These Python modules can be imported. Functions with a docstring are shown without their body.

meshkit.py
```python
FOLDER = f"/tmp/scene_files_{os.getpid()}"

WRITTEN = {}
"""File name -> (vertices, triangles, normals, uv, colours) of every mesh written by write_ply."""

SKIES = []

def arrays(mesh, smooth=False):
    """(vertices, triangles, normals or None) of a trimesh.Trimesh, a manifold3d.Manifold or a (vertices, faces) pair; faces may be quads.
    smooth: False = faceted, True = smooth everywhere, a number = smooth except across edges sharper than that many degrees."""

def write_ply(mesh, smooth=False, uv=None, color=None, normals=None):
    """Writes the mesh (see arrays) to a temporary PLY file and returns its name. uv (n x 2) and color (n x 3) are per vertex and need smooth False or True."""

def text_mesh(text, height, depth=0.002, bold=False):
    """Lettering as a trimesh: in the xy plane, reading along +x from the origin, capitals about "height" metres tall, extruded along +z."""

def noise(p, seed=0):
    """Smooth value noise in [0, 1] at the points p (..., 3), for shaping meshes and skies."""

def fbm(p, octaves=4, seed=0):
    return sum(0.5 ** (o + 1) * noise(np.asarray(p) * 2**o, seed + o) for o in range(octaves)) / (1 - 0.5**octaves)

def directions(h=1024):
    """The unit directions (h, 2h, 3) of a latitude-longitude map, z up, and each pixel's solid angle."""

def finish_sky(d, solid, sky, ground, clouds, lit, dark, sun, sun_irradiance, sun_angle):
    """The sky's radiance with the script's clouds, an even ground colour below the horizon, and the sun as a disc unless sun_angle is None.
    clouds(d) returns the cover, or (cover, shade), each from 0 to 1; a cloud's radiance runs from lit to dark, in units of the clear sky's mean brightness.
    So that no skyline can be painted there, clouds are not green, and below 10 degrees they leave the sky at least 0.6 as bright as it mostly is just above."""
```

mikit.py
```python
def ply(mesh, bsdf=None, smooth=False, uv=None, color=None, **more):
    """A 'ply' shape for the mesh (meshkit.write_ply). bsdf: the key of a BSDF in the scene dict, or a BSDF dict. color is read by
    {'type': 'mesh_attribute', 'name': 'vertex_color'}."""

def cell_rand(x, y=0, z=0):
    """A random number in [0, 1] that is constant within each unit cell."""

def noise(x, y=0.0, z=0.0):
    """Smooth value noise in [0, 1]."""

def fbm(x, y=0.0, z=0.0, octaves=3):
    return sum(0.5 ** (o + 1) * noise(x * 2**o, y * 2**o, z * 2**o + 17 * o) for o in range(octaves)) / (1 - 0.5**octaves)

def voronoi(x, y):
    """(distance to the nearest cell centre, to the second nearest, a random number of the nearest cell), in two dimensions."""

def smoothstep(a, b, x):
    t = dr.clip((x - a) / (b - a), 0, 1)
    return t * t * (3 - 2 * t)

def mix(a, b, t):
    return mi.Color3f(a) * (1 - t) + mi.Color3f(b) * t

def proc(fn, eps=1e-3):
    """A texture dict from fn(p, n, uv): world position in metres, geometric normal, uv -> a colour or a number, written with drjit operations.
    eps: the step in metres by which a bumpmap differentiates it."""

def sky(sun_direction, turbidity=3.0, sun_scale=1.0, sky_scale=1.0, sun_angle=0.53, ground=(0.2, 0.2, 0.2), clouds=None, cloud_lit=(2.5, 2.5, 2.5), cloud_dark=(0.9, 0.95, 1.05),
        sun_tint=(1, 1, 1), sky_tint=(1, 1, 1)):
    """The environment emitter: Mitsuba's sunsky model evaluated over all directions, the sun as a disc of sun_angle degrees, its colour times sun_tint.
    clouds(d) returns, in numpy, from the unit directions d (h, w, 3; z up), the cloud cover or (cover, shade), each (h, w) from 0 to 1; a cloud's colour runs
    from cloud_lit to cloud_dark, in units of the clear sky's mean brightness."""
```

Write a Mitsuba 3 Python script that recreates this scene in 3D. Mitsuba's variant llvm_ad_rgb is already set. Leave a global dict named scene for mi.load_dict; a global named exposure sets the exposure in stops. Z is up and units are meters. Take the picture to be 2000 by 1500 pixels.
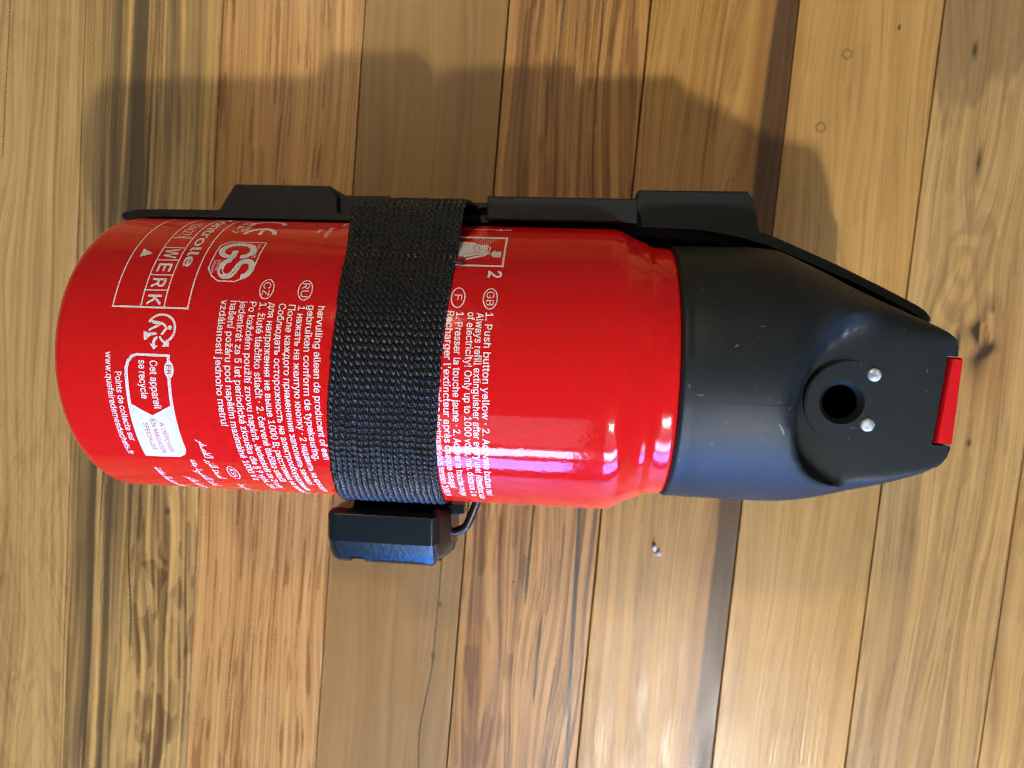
import math
import numpy as np
import trimesh
import drjit as dr
import mitsuba as mi
import manifold3d as m3
import meshkit
import mikit
from mikit import proc, noise, fbm, smoothstep, mix
from shapely.geometry import Polygon, LineString, Point, box as sbox
from shapely.ops import unary_union
from shapely import affinity

T = mi.ScalarTransform4f
scene, labels = {'type': 'scene'}, {}
rng = np.random.default_rng(7)
MM = 1e-3

# ------------------------------------------------------------------ camera, light, exposure
CAM_Z = 0.2706
look = np.array([-0.038, -0.081, -1.0])
scene['camera'] = {
    'type': 'thinlens', 'fov': 2 * math.degrees(math.atan(1000 / 1390)), 'fov_axis': 'x',
    'near_clip': 0.005, 'far_clip': 30.0, 'aperture_radius': 0.0007, 'focus_distance': 0.183,
    'to_world': T().look_at(origin=[0, 0, CAM_Z], target=[float(a) for a in (np.array([0, 0, CAM_Z]) + look)], up=[0, 1, 0]),
}
exposure = -0.10


def aim(pos, target=(0, 0, 0.03)):
    return T().look_at(origin=list(map(float, pos)), target=list(map(float, target)), up=[0, 0, 1])


AMBIENT = (0.098, 0.112, 0.116)
scene['room_light'] = {'type': 'constant', 'radiance': {'type': 'rgb', 'value': AMBIENT}}


def lamp(key, pos, radius, rad, label):
    scene[key] = {'type': 'disk', 'to_world': aim(pos) @ T().scale([radius, radius, 1]),
                  'emitter': {'type': 'area', 'radiance': {'type': 'rgb', 'value': rad}}}
    labels[key] = {'label': label, 'category': 'lamp'}


lamp('reading_lamp', (0.205, -0.62, 0.74), 0.021, (1650, 1590, 1450), 'round lamp on the near side that throws the main shadow')
lamp('wall_lamp', (-0.50, 1.12, 1.55), 0.07, (255, 196, 122), 'dim warm round lamp up on the far wall side')
# a tall window on the near side: daylight, blue where it is low, paler through the upper panes
for k, (x0, x1, z0, z1, rad) in enumerate([(-0.50, -0.06, 0.74, 1.00, (14, 21, 33)), (0.10, 1.00, 0.70, 1.00, (15, 23, 36)),
                                           (-0.50, -0.06, 0.20, 0.58, (1.7, 7.2, 28.0)), (0.10, 1.00, 0.20, 0.58, (1.7, 7.2, 28.0)),
                                           (-1.00, -0.06, 1.15, 2.80, (1.05, 1.25, 1.5)), (0.10, 1.00, 1.15, 2.80, (1.05, 1.25, 1.5))]):
    key = 'window__pane' + ('' if k == 0 else '_%03d' % k)
    scene[key] = {'type': 'rectangle', 'to_world': T().look_at(origin=[(x0 + x1) / 2, -2.0, (z0 + z1) / 2], target=[(x0 + x1) / 2, 0, (z0 + z1) / 2], up=[0, 0, 1]) @ T().scale([(x1 - x0) / 2, (z1 - z0) / 2, 1]),
                  'emitter': {'type': 'area', 'radiance': {'type': 'rgb', 'value': rad}}}
labels['window'] = {'label': 'tall six-pane window letting in blue daylight from the near side', 'category': 'window'}

# ------------------------------------------------------------------ helpers
AZ, EL = math.radians(-1.92211385), math.radians(2.5831268)
EU = np.array([math.cos(EL) * math.cos(AZ), math.cos(EL) * math.sin(AZ), math.sin(EL)])
EV = np.array([-math.sin(AZ), math.cos(AZ), 0.0])
EW = np.cross(EU, EV)
ORG = np.array([0.0, -0.01262059, 0.04907647])
R = 42.5   # body radius in mm; the extinguisher's own frame: u along, v sideways, w up


def place(p):
    p = np.asarray(p, float) * MM
    return ORG + p[:, :1] * EU + p[:, 1:2] * EV + p[:, 2:3] * EW


def numbered(name):
    if name not in scene:
        return name
    k = 1
    while '%s_%03d' % (name, k) in scene:
        k += 1
    return '%s_%03d' % (name, k)


def add(name, mesh, bsdf, smooth=30, local=True, label=None, kind=None, closed=True, **kw):
    """One entry of the scene. mesh: trimesh, Manifold or (v, f); local: in mm of the extinguisher's frame."""
    if hasattr(mesh, 'to_mesh'):
        m = mesh.to_mesh()
        mesh = (np.array(m.vert_properties[:, :3]), np.array(m.tri_verts))
    if isinstance(mesh, trimesh.Trimesh):
        mesh = (np.array(mesh.vertices), np.array(mesh.faces))
    v, f = np.asarray(mesh[0], float), np.asarray(mesh[1], int)
    if f.shape[1] == 4:
        f = np.vstack([f[:, [0, 1, 2]], f[:, [0, 2, 3]]])
    if closed:
        a = v - v.mean(0)
        if np.einsum('ij,ij->i', a[f[:, 0]], np.cross(a[f[:, 1]], a[f[:, 2]])).sum() < 0:
            f = f[:, ::-1]
    if local:
        v = place(v)
    key = numbered(name)
    scene[key] = mikit.ply(trimesh.Trimesh(v, f, process=False), bsdf, smooth=smooth, **kw)
    d = {}
    if label:
        d['label'] = label
    if kind:
        d['kind'] = kind
    if d:
        labels[key] = d
    return key


def extr(poly, a, b, axis='w'):
    """Polygon extruded from a to b: axis w: (u, v) plan; axis u: (v, w) section; axis v: (u, w) side."""
    if hasattr(poly, 'geoms'):
        poly = max(poly.geoms, key=lambda g: g.area)
    if not isinstance(poly, Polygon):
        poly = Polygon(poly)
    m = m3.Manifold.extrude(m3.CrossSection([list(poly.exterior.coords)[:-1]], m3.FillRule.EvenOdd), b - a).translate([0, 0, a])
    if axis == 'w':
        return m
    w = m.to_mesh()
    p, t = np.array(w.vert_properties[:, :3]), np.array(w.tri_verts)
    if axis == 'u':
        p = p[:, [2, 0, 1]]
    else:
        p = p[:, [0, 2, 1]]
        t = t[:, ::-1]
    return m3.Manifold(m3.Mesh(np.ascontiguousarray(p, np.float32), np.ascontiguousarray(t, np.uint32)))


def rounded(poly, r):
    p = Polygon(poly) if not isinstance(poly, Polygon) else poly
    return p.buffer(-r).buffer(r, quad_segs=6)


def bevel_prism(poly, a, b, c, axis='w'):
    """Extrusion whose upper and lower rims are chamfered by c (hull of three slabs; convex outlines)."""
    p = Polygon(poly) if not isinstance(poly, Polygon) else poly
    inner = p.buffer(-c)
    return m3.Manifold.batch_hull([extr(p, a + c, b - c, axis), extr(inner, a, b, axis)])


def revolve(profile, n=160):
    """Closed surface of (u, r) points around the u axis."""
    pr = np.asarray(profile, float)
    th = np.linspace(0, 2 * np.pi, n, endpoint=False)
    v = np.stack([np.repeat(pr[:, :1], n, 1), pr[:, 1:] * -np.sin(th), pr[:, 1:] * np.cos(th)], -1).reshape(-1, 3)
    i, j = np.meshgrid(np.arange(len(pr) - 1), np.arange(n), indexing='ij')
    a, b = i * n + j, i * n + (j + 1) % n
    f = np.stack([a, b, b + n, a + n], -1).reshape(-1, 4)[:, ::-1]
    return v, f


def tube(path, rad, n=10):
    """Round wire along points (k, 3)."""
    p = np.asarray(path, float)
    t = np.gradient(p, axis=0)
    t /= np.linalg.norm(t, axis=1, keepdims=True)
    ref = np.array([0.31, 0.2, 0.93])
    a = np.cross(t, ref)
    a /= np.linalg.norm(a, axis=1, keepdims=True)
    b = np.cross(t, a)
    ang = np.linspace(0, 2 * np.pi, n, endpoint=False)
    rad = np.broadcast_to(rad, len(p))
    v = p[:, None] + rad[:, None, None] * (np.cos(ang)[None, :, None] * a[:, None] + np.sin(ang)[None, :, None] * b[:, None])
    k = len(p)
    v = np.vstack([v.reshape(-1, 3), p[:1], p[-1:]])
    f = []
    for i in range(k - 1):
        for j in range(n):
            q, r_ = i * n + j, i * n + (j + 1) % n
            f += [[q, q + n, r_ + n], [q, r_ + n, r_]]
    for j in range(n):
        f += [[k * n, j, (j + 1) % n], [k * n + 1, (k - 1) * n + (j + 1) % n, (k - 1) * n + j]]
    return v, np.array(f)


def bez(pts, n=24):
    """Smooth curve through points (Catmull-Rom)."""
    p = np.asarray(pts, float)
    p = np.vstack([2 * p[0] - p[1], p, 2 * p[-1] - p[-2]])
    out = []
    for i in range(1, len(p) - 2):
        t = np.linspace(0, 1, n, endpoint=False)[:, None]
        out.append(0.5 * (2 * p[i] + (p[i + 1] - p[i - 1]) * t + (2 * p[i - 1] - 5 * p[i] + 4 * p[i + 1] - p[i + 2]) * t**2 + (3 * p[i] - p[i - 1] - 3 * p[i + 1] + p[i + 2]) * t**3))
    return np.vstack(out + [p[-2:-1]])


# ------------------------------------------------------------------ materials
PITCH, PLANK0 = 0.0523, -0.1806    # plank width; left edge of plank number 1 where it crosses y = 0
PLANKS = {   # light, dark, streak strength, fleck strength, fine strength
    0: ((.465, .318, .155), (.275, .165, .072), .42, .30, .55),
    1: ((.49, .335, .155), (.165, .100, .046), .72, .45, .9),
    2: ((.53, .325, .160), (.300, .145, .052), .50, .95, .8),
    3: ((.300, .188, .084), (.195, .115, .048), .30, .10, .30),
    4: ((.42, .240, .105), (.190, .088, .032), .80, .60, .9),
    5: ((.46, .280, .112), (.290, .155, .054), .55, .50, .7),
    6: ((.485, .305, .125), (.360, .205, .076), .45, .40, .42),
    7: ((.450, .300, .145), (.285, .175, .082), .50, .45, .5),
    8: ((.455, .295, .140), (.270, .150, .060), .60, .40, .5),
}


def wood(p, n, uv):
    idx = dr.floor(uv.x / 0.1)
    a = (uv.x - idx * 0.1) * 1000          # mm across the plank
    l = uv.y * 1000                        # mm along it
    k = idx - dr.floor(idx / 9) * 9        # which of the nine kinds of plank
    seed = idx * 17.3

    def pick(j, c=None):
        out = mi.Float(0)
        for q, d in PLANKS.items():
            out = dr.select(dr.abs(k - q) < .5, d[j] if c is None else d[j][c], out)
        return out
    is_ = lambda q: dr.select(dr.abs(idx - q) < .5, mi.Float(1), mi.Float(0))
    # the knot of plank 7 pushes the grain aside
    kx, kl = a - 20., l - 37.
    kd = dr.sqrt((kx / 10.) ** 2 + (kl / 19.) ** 2)
    push = is_(7) * dr.exp(-kd * kd * .55)
    warp = (fbm(a * .035 + seed, l * .0055, 1.) - .5) * 15 + (noise(a * .12, l * .02, seed) - .5) * 3.2
    g = a + warp + push * dr.select(kx > 0, mi.Float(7), mi.Float(-7))
    streak = fbm(g * .30 + seed, l * .0042, seed, octaves=4)
    streak = smoothstep(.34, .68, streak)
    mid = smoothstep(.30, .70, fbm(g * .62 + seed, l * .0055, seed + 7., octaves=4))
    fine = smoothstep(.32, .68, fbm(g * 1.7, l * .010, seed + 5., octaves=3))
    fleck = smoothstep(.58, .70, noise(g * 1.25, l * .075, seed + 9.)) * smoothstep(.25, .6, noise(g * .2, l * .02, seed + 2.))
    hair = smoothstep(.62, .76, noise(g * 2.6, l * .035, seed + 3.))
    vein = smoothstep(.64, .76, noise(g * .55 + 3., l * .007, seed + 4.))
    d = pick(2) * (streak * .50 + (mid - .5) * 1.10 + vein * .45) + pick(4) * (fine - .5) * .75 + pick(3) * (fleck * .80 + hair * .60)
    # slanting net figure of plank 0, spots in the right half of plank 1
    n1, n2 = noise((a + l * .30) * .30 + seed, l * .022, 4.), noise((a - l * .26) * .33 + seed, l * .022 + 7., 8.)
    net = dr.maximum(smoothstep(.80, .98, 1 - dr.abs(2 * n1 - 1)), smoothstep(.80, .98, 1 - dr.abs(2 * n2 - 1)))
    low = smoothstep(-10., -70., l)
    wave = smoothstep(.5, .9, dr.sin(l * .42 + fbm(a * .09, l * .03, 6.) * 11.) * .5 + .5) * smoothstep(70., 100., l)
    spot = smoothstep(.64, .76, noise(g * .36 + 9. + 2.2 * noise(a * .3, l * .09, 2.), l * .10 + 2. * noise(a * .35, l * .08, 5.), 12.)) * smoothstep(23., 29., a) * smoothstep(0., -40., l)
    d += is_(0) * (net * low * .30 + wave * .10) + is_(1) * spot * .38
    d = dr.clip(d, -.35, 1.15)
    light = mi.Color3f(pick(0, 0), pick(0, 1), pick(0, 2))
    dark = mi.Color3f(pick(1, 0), pick(1, 1), pick(1, 2))
    c = light * (1 - d) + dark * d
    c *= .90 + .22 * fbm(a * .05 + seed, l * .012, 21.)
    # dark heart streak of plank 1
    band = (fbm(l * .014, 3., 5.) - .5) * 7 + .047 * dr.maximum(l + 90., 0.)
    sw = 7.0 + 6 * noise(l * .02, 9.) + 5. * smoothstep(0., 60., l)
    heart = is_(1) * dr.exp(-((a - 13.5 - band) / sw) ** 2) * smoothstep(.32, .56, fbm(g * .42, l * .008, 31., octaves=4))
    c = mix(c, (.078, .055, .036), dr.clip(heart * 1.05, 0, .92))
    # dark edge band of plank 5
    eb = is_(5) * smoothstep(44.8, 47.4, a + (noise(l * .012, 2.) - .5) * 5.5)
    c = mix(c, mi.Color3f(.078, .042, .028) * (.6 + .8 * noise(g * 1.5, l * .02)), eb * .92)
    eb2 = is_(5) * smoothstep(37.5, 44.0, a + (noise(l * .012, 2.) - .5) * 5.5)
    c = mix(c, (.27, .125, .052), eb2 * .55 * (1 - eb))
    # dark stains of plank 7
    st = dr.exp(-(((a - 29. + (noise(l * .16, 3.) - .5) * 5.) / 3.4) ** 2) - ((l - 10.) / 11.5) ** 2) * smoothstep(.30, .55, fbm(a * .35, l * .09, 3.))
    st2 = dr.exp(-(((a - 20.5) / 1.2) ** 2) - ((l - 7.) / 7.) ** 2) + dr.exp(-(((a - 19.2) / 1.1) ** 2) - ((l - 73.) / 5.) ** 2) + dr.exp(-(((a - 12.5) / 1.0) ** 2) - ((l - 112.) / 3.) ** 2) + dr.exp(-(((a - 29.7) / .9) ** 2) - ((l + 29.7) / 1.5) ** 2)
    kd2 = kd + (fbm(a * .11, l * .06, 2.) - .5) * 1.1
    ring = smoothstep(.2, 1., dr.sin(kd2 * 9.) * .5 + .5) * smoothstep(2.0, .8, kd2)
    red = is_(7) * dr.exp(-((a - 33.) / 9.) ** 2 - ((l - 0.) / 20.) ** 2)
    c = mix(c, (.30, .135, .060), red * .55)
    c = mix(c, (.18, .105, .055), is_(7) * ring * .30)
    top = is_(7) * smoothstep(88., 112., l + (fbm(a * .2, l * .07, 7.) - .5) * 60)
    c = mix(c, (.17, .110, .065), top * .55)
    c = mix(c, (.030, .022, .018), is_(7) * dr.clip(st * 1.5 + st2 * .9, 0, .93))
    # open cracks in plank 4, pin holes in plank 6 and 5
    def crack(q, a0, l0, l1, wd, wob, sl=0.):
        w_ = wd * smoothstep(l0, l0 + 12., l) * smoothstep(l1, l1 - 12., l) + 1e-4
        x = a - a0 + sl * l - (noise(l * .03, a0) - .5) * wob
        return is_(q) * smoothstep(1.0, .45, dr.abs(x) / w_) * smoothstep(l0, l0 + 3., l) * smoothstep(l1, l1 - 3., l)
    cr = crack(4, 40.6, -420., -40., 1.0, 1.2, .038) + crack(4, 25.8, -112., -50., .8, 1.5) + crack(4, 31.8, -152., -108., .8, 1.5) + crack(4, 12., -40., 30., .3, 2.)
    cr += crack(4, 20., 90., 140., .35, 1.) + crack(5, 26., -62., 40., .25, 1.) + crack(4, 34.5, 80., 240., .3, 1.5) + crack(1, 26., -150., -20., .5, 3.) + crack(3, 43., -190., -80., .4, 4.)
    cr += crack(0, 22., 40., 150., .25, 3.)
    for q, ha, hl, hr in ((6, 36.3, 118., .7), (5, 36., 60., .35), (3, 44., -133., 1.0), (3, 45., -112., .8), (1, 30., -60., 1.4), (1, 40., -85., 1.1), (4, 20., -100., .4)):
        cr += is_(q) * smoothstep(1.3, .5, dr.sqrt((a - ha) ** 2 + ((l - hl) / 1.6) ** 2) / hr) * .85
    c = mix(c, (.035, .026, .020), dr.clip(cr, 0, 1) * .88)
    for q, ha, hl in ((6, 12.7, 81.), (6, 19.0, 107.4)):
        rr = dr.sqrt((a - ha) ** 2 + (l - hl) ** 2)
        c = mix(c, (.16, .10, .05), is_(q) * smoothstep(.55, .1, dr.abs(rr - 1.6)) * .6)
    c = mi.Color3f(c.x * 1.03, c.y * .925, c.z * .66)
    return dr.clip(c, .012, .9)


def wood_bump(p, n, uv):
    idx = dr.floor(uv.x / 0.1)
    a, l = (uv.x - idx * 0.1) * 1000, uv.y * 1000
    g = a + (fbm(a * .035 + idx * 17.3, l * .0055, 1.) - .5) * 15
    return fbm(g * 1.1, l * .02, idx, octaves=3) + .5 * noise(a * .05, l * .012, idx)


def wood_rough(p, n, uv):
    return .29 + .22 * fbm(uv.x * 260, uv.y * 50, 3.)


scene['wood_mat'] = {'type': 'bumpmap', 'arbitrary': {**proc(wood_bump, 2e-4), }, 'scale': 0.00010,
                     'bsdf': {'type': 'principled', 'base_color': proc(wood), 'roughness': proc(wood_rough), 'specular': 0.5}}
scene['gap_mat'] = {'type': 'diffuse', 'reflectance': {'type': 'rgb', 'value': (.02, .016, .013)}}


def paint_bump(p, n, uv):
    return fbm(p.x * 900, p.y * 900, p.z * 900, octaves=2)


def paint_rough(p, n, uv):
    return .07 + .07 * smoothstep(.45, .8, fbm(p.x * 60, p.y * 60, p.z * 60))


scene['red_paint_mat'] = {'type': 'bumpmap', 'arbitrary': proc(paint_bump, 1.5e-4), 'scale': 0.000016,
                          'bsdf': {'type': 'principled', 'base_color': {'type': 'rgb', 'value': (.62, .0075, .0075)}, 'roughness': proc(paint_rough), 'specular': .5}}
scene['print_mat'] = {'type': 'principled', 'base_color': {'type': 'rgb', 'value': (.72, .70, .74)}, 'roughness': .3, 'specular': .4}
scene['red_print_mat'] = {'type': 'principled', 'base_color': {'type': 'rgb', 'value': (.55, .008, .012)}, 'roughness': .3, 'specular': .4}


def plastic_bump(p, n, uv):
    return noise(p.x * 2600, p.y * 2600, p.z * 2600)


SCRATCH = [((.0613, -.0250), (.0622, -.0264)), ((.0622, -.0264), (.0627, -.0275)), ((.0497, -.0051), (.0503, -.0047))]


def plastic_col(p, n, uv):
    s = smoothstep(.55, .8, fbm(p.x * 90, p.y * 90, p.z * 90))
    dust = smoothstep(.935, .965, noise(p.x * 1150, p.y * 1150, p.z * 1150))
    c = mix((.0045, .0092, .0120), (.0070, .0125, .0160), s)
    for q, (a, b) in enumerate(SCRATCH):
        ax, ay, bx, by = a[0], a[1], b[0] - a[0], b[1] - a[1]
        t = dr.clip(((p.x - ax) * bx + (p.y - ay) * by) / (bx * bx + by * by), 0, 1)
        d = dr.sqrt((p.x - ax - t * bx) ** 2 + (p.y - ay - t * by) ** 2)
        c = mix(c, (.20, .23, .26), smoothstep(.00022, .00006, d) * .8)
    return mix(c, (.16, .17, .18), dust * .6)


def plastic_rough(p, n, uv):
    return .47 + .12 * fbm(p.x * 70, p.y * 70, p.z * 70)


scene['black_plastic_mat'] = {'type': 'bumpmap', 'arbitrary': proc(plastic_bump, 8e-5), 'scale': 0.00002,
                              'bsdf': {'type': 'principled', 'base_color': proc(plastic_col), 'roughness': proc(plastic_rough), 'specular': .42}}
def buckle_bump(p, n, uv):
    return noise(p.x * 1700, p.y * 1700, p.z * 1700) * (.4 + .6 * noise(p.x * 150, p.y * 150, p.z * 150))


scene['buckle_mat'] = {'type': 'bumpmap', 'arbitrary': proc(buckle_bump, 8e-5), 'scale': 0.00004,
                       'bsdf': {'type': 'principled', 'base_color': {'type': 'rgb', 'value': (.006, .011, .015)}, 'roughness': .24, 'specular': .5}}
scene['bracket_mat'] = {'type': 'principled', 'base_color': {'type': 'rgb', 'value': (.0055, .0085, .0115)}, 'roughness': .52, 'specular': .45}
scene['hole_mat'] = {'type': 'principled', 'base_color': {'type': 'rgb', 'value': (.006, .006, .007)}, 'roughness': .4}
scene['wire_mat'] = {'type': 'principled', 'base_color': {'type': 'rgb', 'value': (.012, .007, .007)}, 'roughness': .3, 'specular': .5}
def pin_col(p, n, uv):
    return mix((.40, .47, .52), (.80, .86, .88), smoothstep(.35, .6, noise(p.x * 1500, p.y * 900, p.z * 900)))


scene['pin_mat'] = {'type': 'principled', 'base_color': proc(pin_col), 'roughness': .3, 'metallic': .4, 'specular': .8}
scene['red_plastic_mat'] = {'type': 'principled', 'base_color': {'type': 'rgb', 'value': (.60, .006, .010)}, 'roughness': .30, 'specular': .5}
scene['lint_mat'] = {'type': 'diffuse', 'reflectance': {'type': 'rgb', 'value': (.66, .65, .68)}}


def web_col(p, n, uv):
    return mix((.0024, .0030, .0048), (.0065, .0082, .0125), noise(p.x * 1800, p.y * 1800, p.z * 1800))


scene['webbing_mat'] = {'type': 'twosided', 'bsdf': {'type': 'principled', 'base_color': proc(web_col), 'roughness': .36, 'specular': .45}}

# ------------------------------------------------------------------ floor
ANG = math.radians(4.88)           # the boards run a little askew to the picture
LD = np.array([math.sin(ANG), math.cos(ANG)])      # along the boards
CD = np.array([math.cos(ANG), -math.sin(ANG)])     # across them
edges0 = {0: -.2330, 1: -.1806, 2: -.1280, 3: -.0747, 4: -.0215, 5: .0303, 6: .0836, 7: .1352, 8: .1860, 9: .2385}
labels['floor'] = {'label': 'oiled hardwood strip floor of narrow boards', 'kind': 'structure'}
SEAM = {1: .00018, 2: .00008, 3: .00014, 4: .00024, 5: .00030, 6: .00022, 7: .00030, 8: .00020}     # half the gap at each seam


def board(idx):
    e0 = edges0.get(idx, edges0[0] + idx * PITCH)
    e1 = edges0.get(idx + 1, edges0[0] + (idx + 1) * PITCH)
    gl, gr = SEAM.get(idx, .00022), SEAM.get(idx + 1, .00022)
    x0, x1 = e0 * math.cos(ANG) + gl, e1 * math.cos(ANG) - gr
    b = .00035
    crown = (rng.random() - .5) * .0002
    h = (rng.random() - .5) * .00016
    prof = [(x0, -.004), (x0, h - b), (x0 + b * .35, h - b * .3), (x0 + b, h)] + [(x0 + (x1 - x0) * t, h + crown * 4 * t * (1 - t)) for t in (.2, .4, .6, .8)] + [(x1 - b, h), (x1 - b * .35, h - b * .3), (x1, h - b), (x1, -.004)]
    ls = np.linspace(-.9, .9, 13)
    v, uv = [], []
    for l in ls:
        for x, z in prof:
            pxy = CD * x + LD * l
            v.append((pxy[0], pxy[1], z - .0004))
            uv.append((idx * .1 + min(max(x - x0, 0), x1 - x0) + .0001, l))
    n = len(prof)
    f = [[i * n + j, (i + 1) * n + j, (i + 1) * n + j + 1, i * n + j + 1] for i in range(len(ls) - 1) for j in range(n - 1)]
    f = np.array(f)
    f = np.vstack([f[:, [0, 1, 2]], f[:, [0, 2, 3]]])[:, ::-1]
    key = numbered('floor__plank')
    scene[key] = mikit.ply(trimesh.Trimesh(np.array(v), f, process=False), 'wood_mat', smooth=True, uv=np.array(uv))


for i in range(-11, 23):
    board(i)
sub = np.array([[-1.2, -1.2, -.0042], [1.2, -1.2, -.0042], [1.2, 1.2, -.0042], [-1.2, 1.2, -.0042]])
scene['floor__subfloor'] = mikit.ply(trimesh.Trimesh(sub, [[0, 1, 2], [0, 2, 3]], process=False), 'gap_mat')

# ------------------------------------------------------------------ fire extinguisher: body
X = 'fire_extinguisher'
labels[X] = {'label': 'small red fire extinguisher with black head lying strapped in its bracket', 'category': 'fire extinguisher'}
u0, ca, cb = -125.0, 8.6, 19.9
prof = [(u0 - ca - 2.3 * (1 - (r_ / (R - cb)) ** 2), r_) for r_ in np.linspace(0.01, R - cb, 12)[:-1]]
for t in np.linspace(0, np.pi / 2, 28):
    prof.append((u0 - ca * math.cos(t), R - cb + cb * math.sin(t)))
prof += [(u, R) for u in np.linspace(-122, 19.0, 24)]
neck = bez([(19.8, 42.48), (21.8, 42.25), (23.6, 41.7), (25.0, 40.9), (26.6, 40.0), (28.6, 39.1), (30.4, 38.5), (31.2, 38.05), (32.4, 37.5), (34.0, 37.2), (36.0, 37.1), (37.2, 36.9), (38.0, 36.3), (38.35, 35.4)], 6)
prof += [tuple(q) for q in neck] + [(38.4, 20.0), (38.4, 0.01)]
bv, bf = revolve(prof, 220)
rad = np.hypot(bv[:, 1], bv[:, 2])
# the drawn neck is not perfectly even: slight hammer waves round the shoulder
th = np.arctan2(-bv[:, 1], bv[:, 2])
sh = np.exp(-((bv[:, 0] - 29) / 4.5) ** 2)
k = 1 + sh * ((meshkit.noise(np.stack([np.cos(th) * 5, np.sin(th) * 5, bv[:, 0] * .18], -1), 3) - .5) * .010 + (meshkit.noise(np.stack([np.cos(th) * 16, np.sin(th) * 16, bv[:, 0] * .25], -1), 6) - .5) * .005)
bv[:, 1] *= k
bv[:, 2] *= k
BODY = add(X + '__body', (bv, bf), 'red_paint_mat', smooth=True)

# printing on the body: (s, u) in mm, s = arc length round the body from its top line


def wrap(v2, z):
    t = v2[:, 0] / R
    return np.stack([v2[:, 1], -(R + z) * np.sin(t), (R + z) * np.cos(t)], -1)


def body_r(u):
    return R


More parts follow.
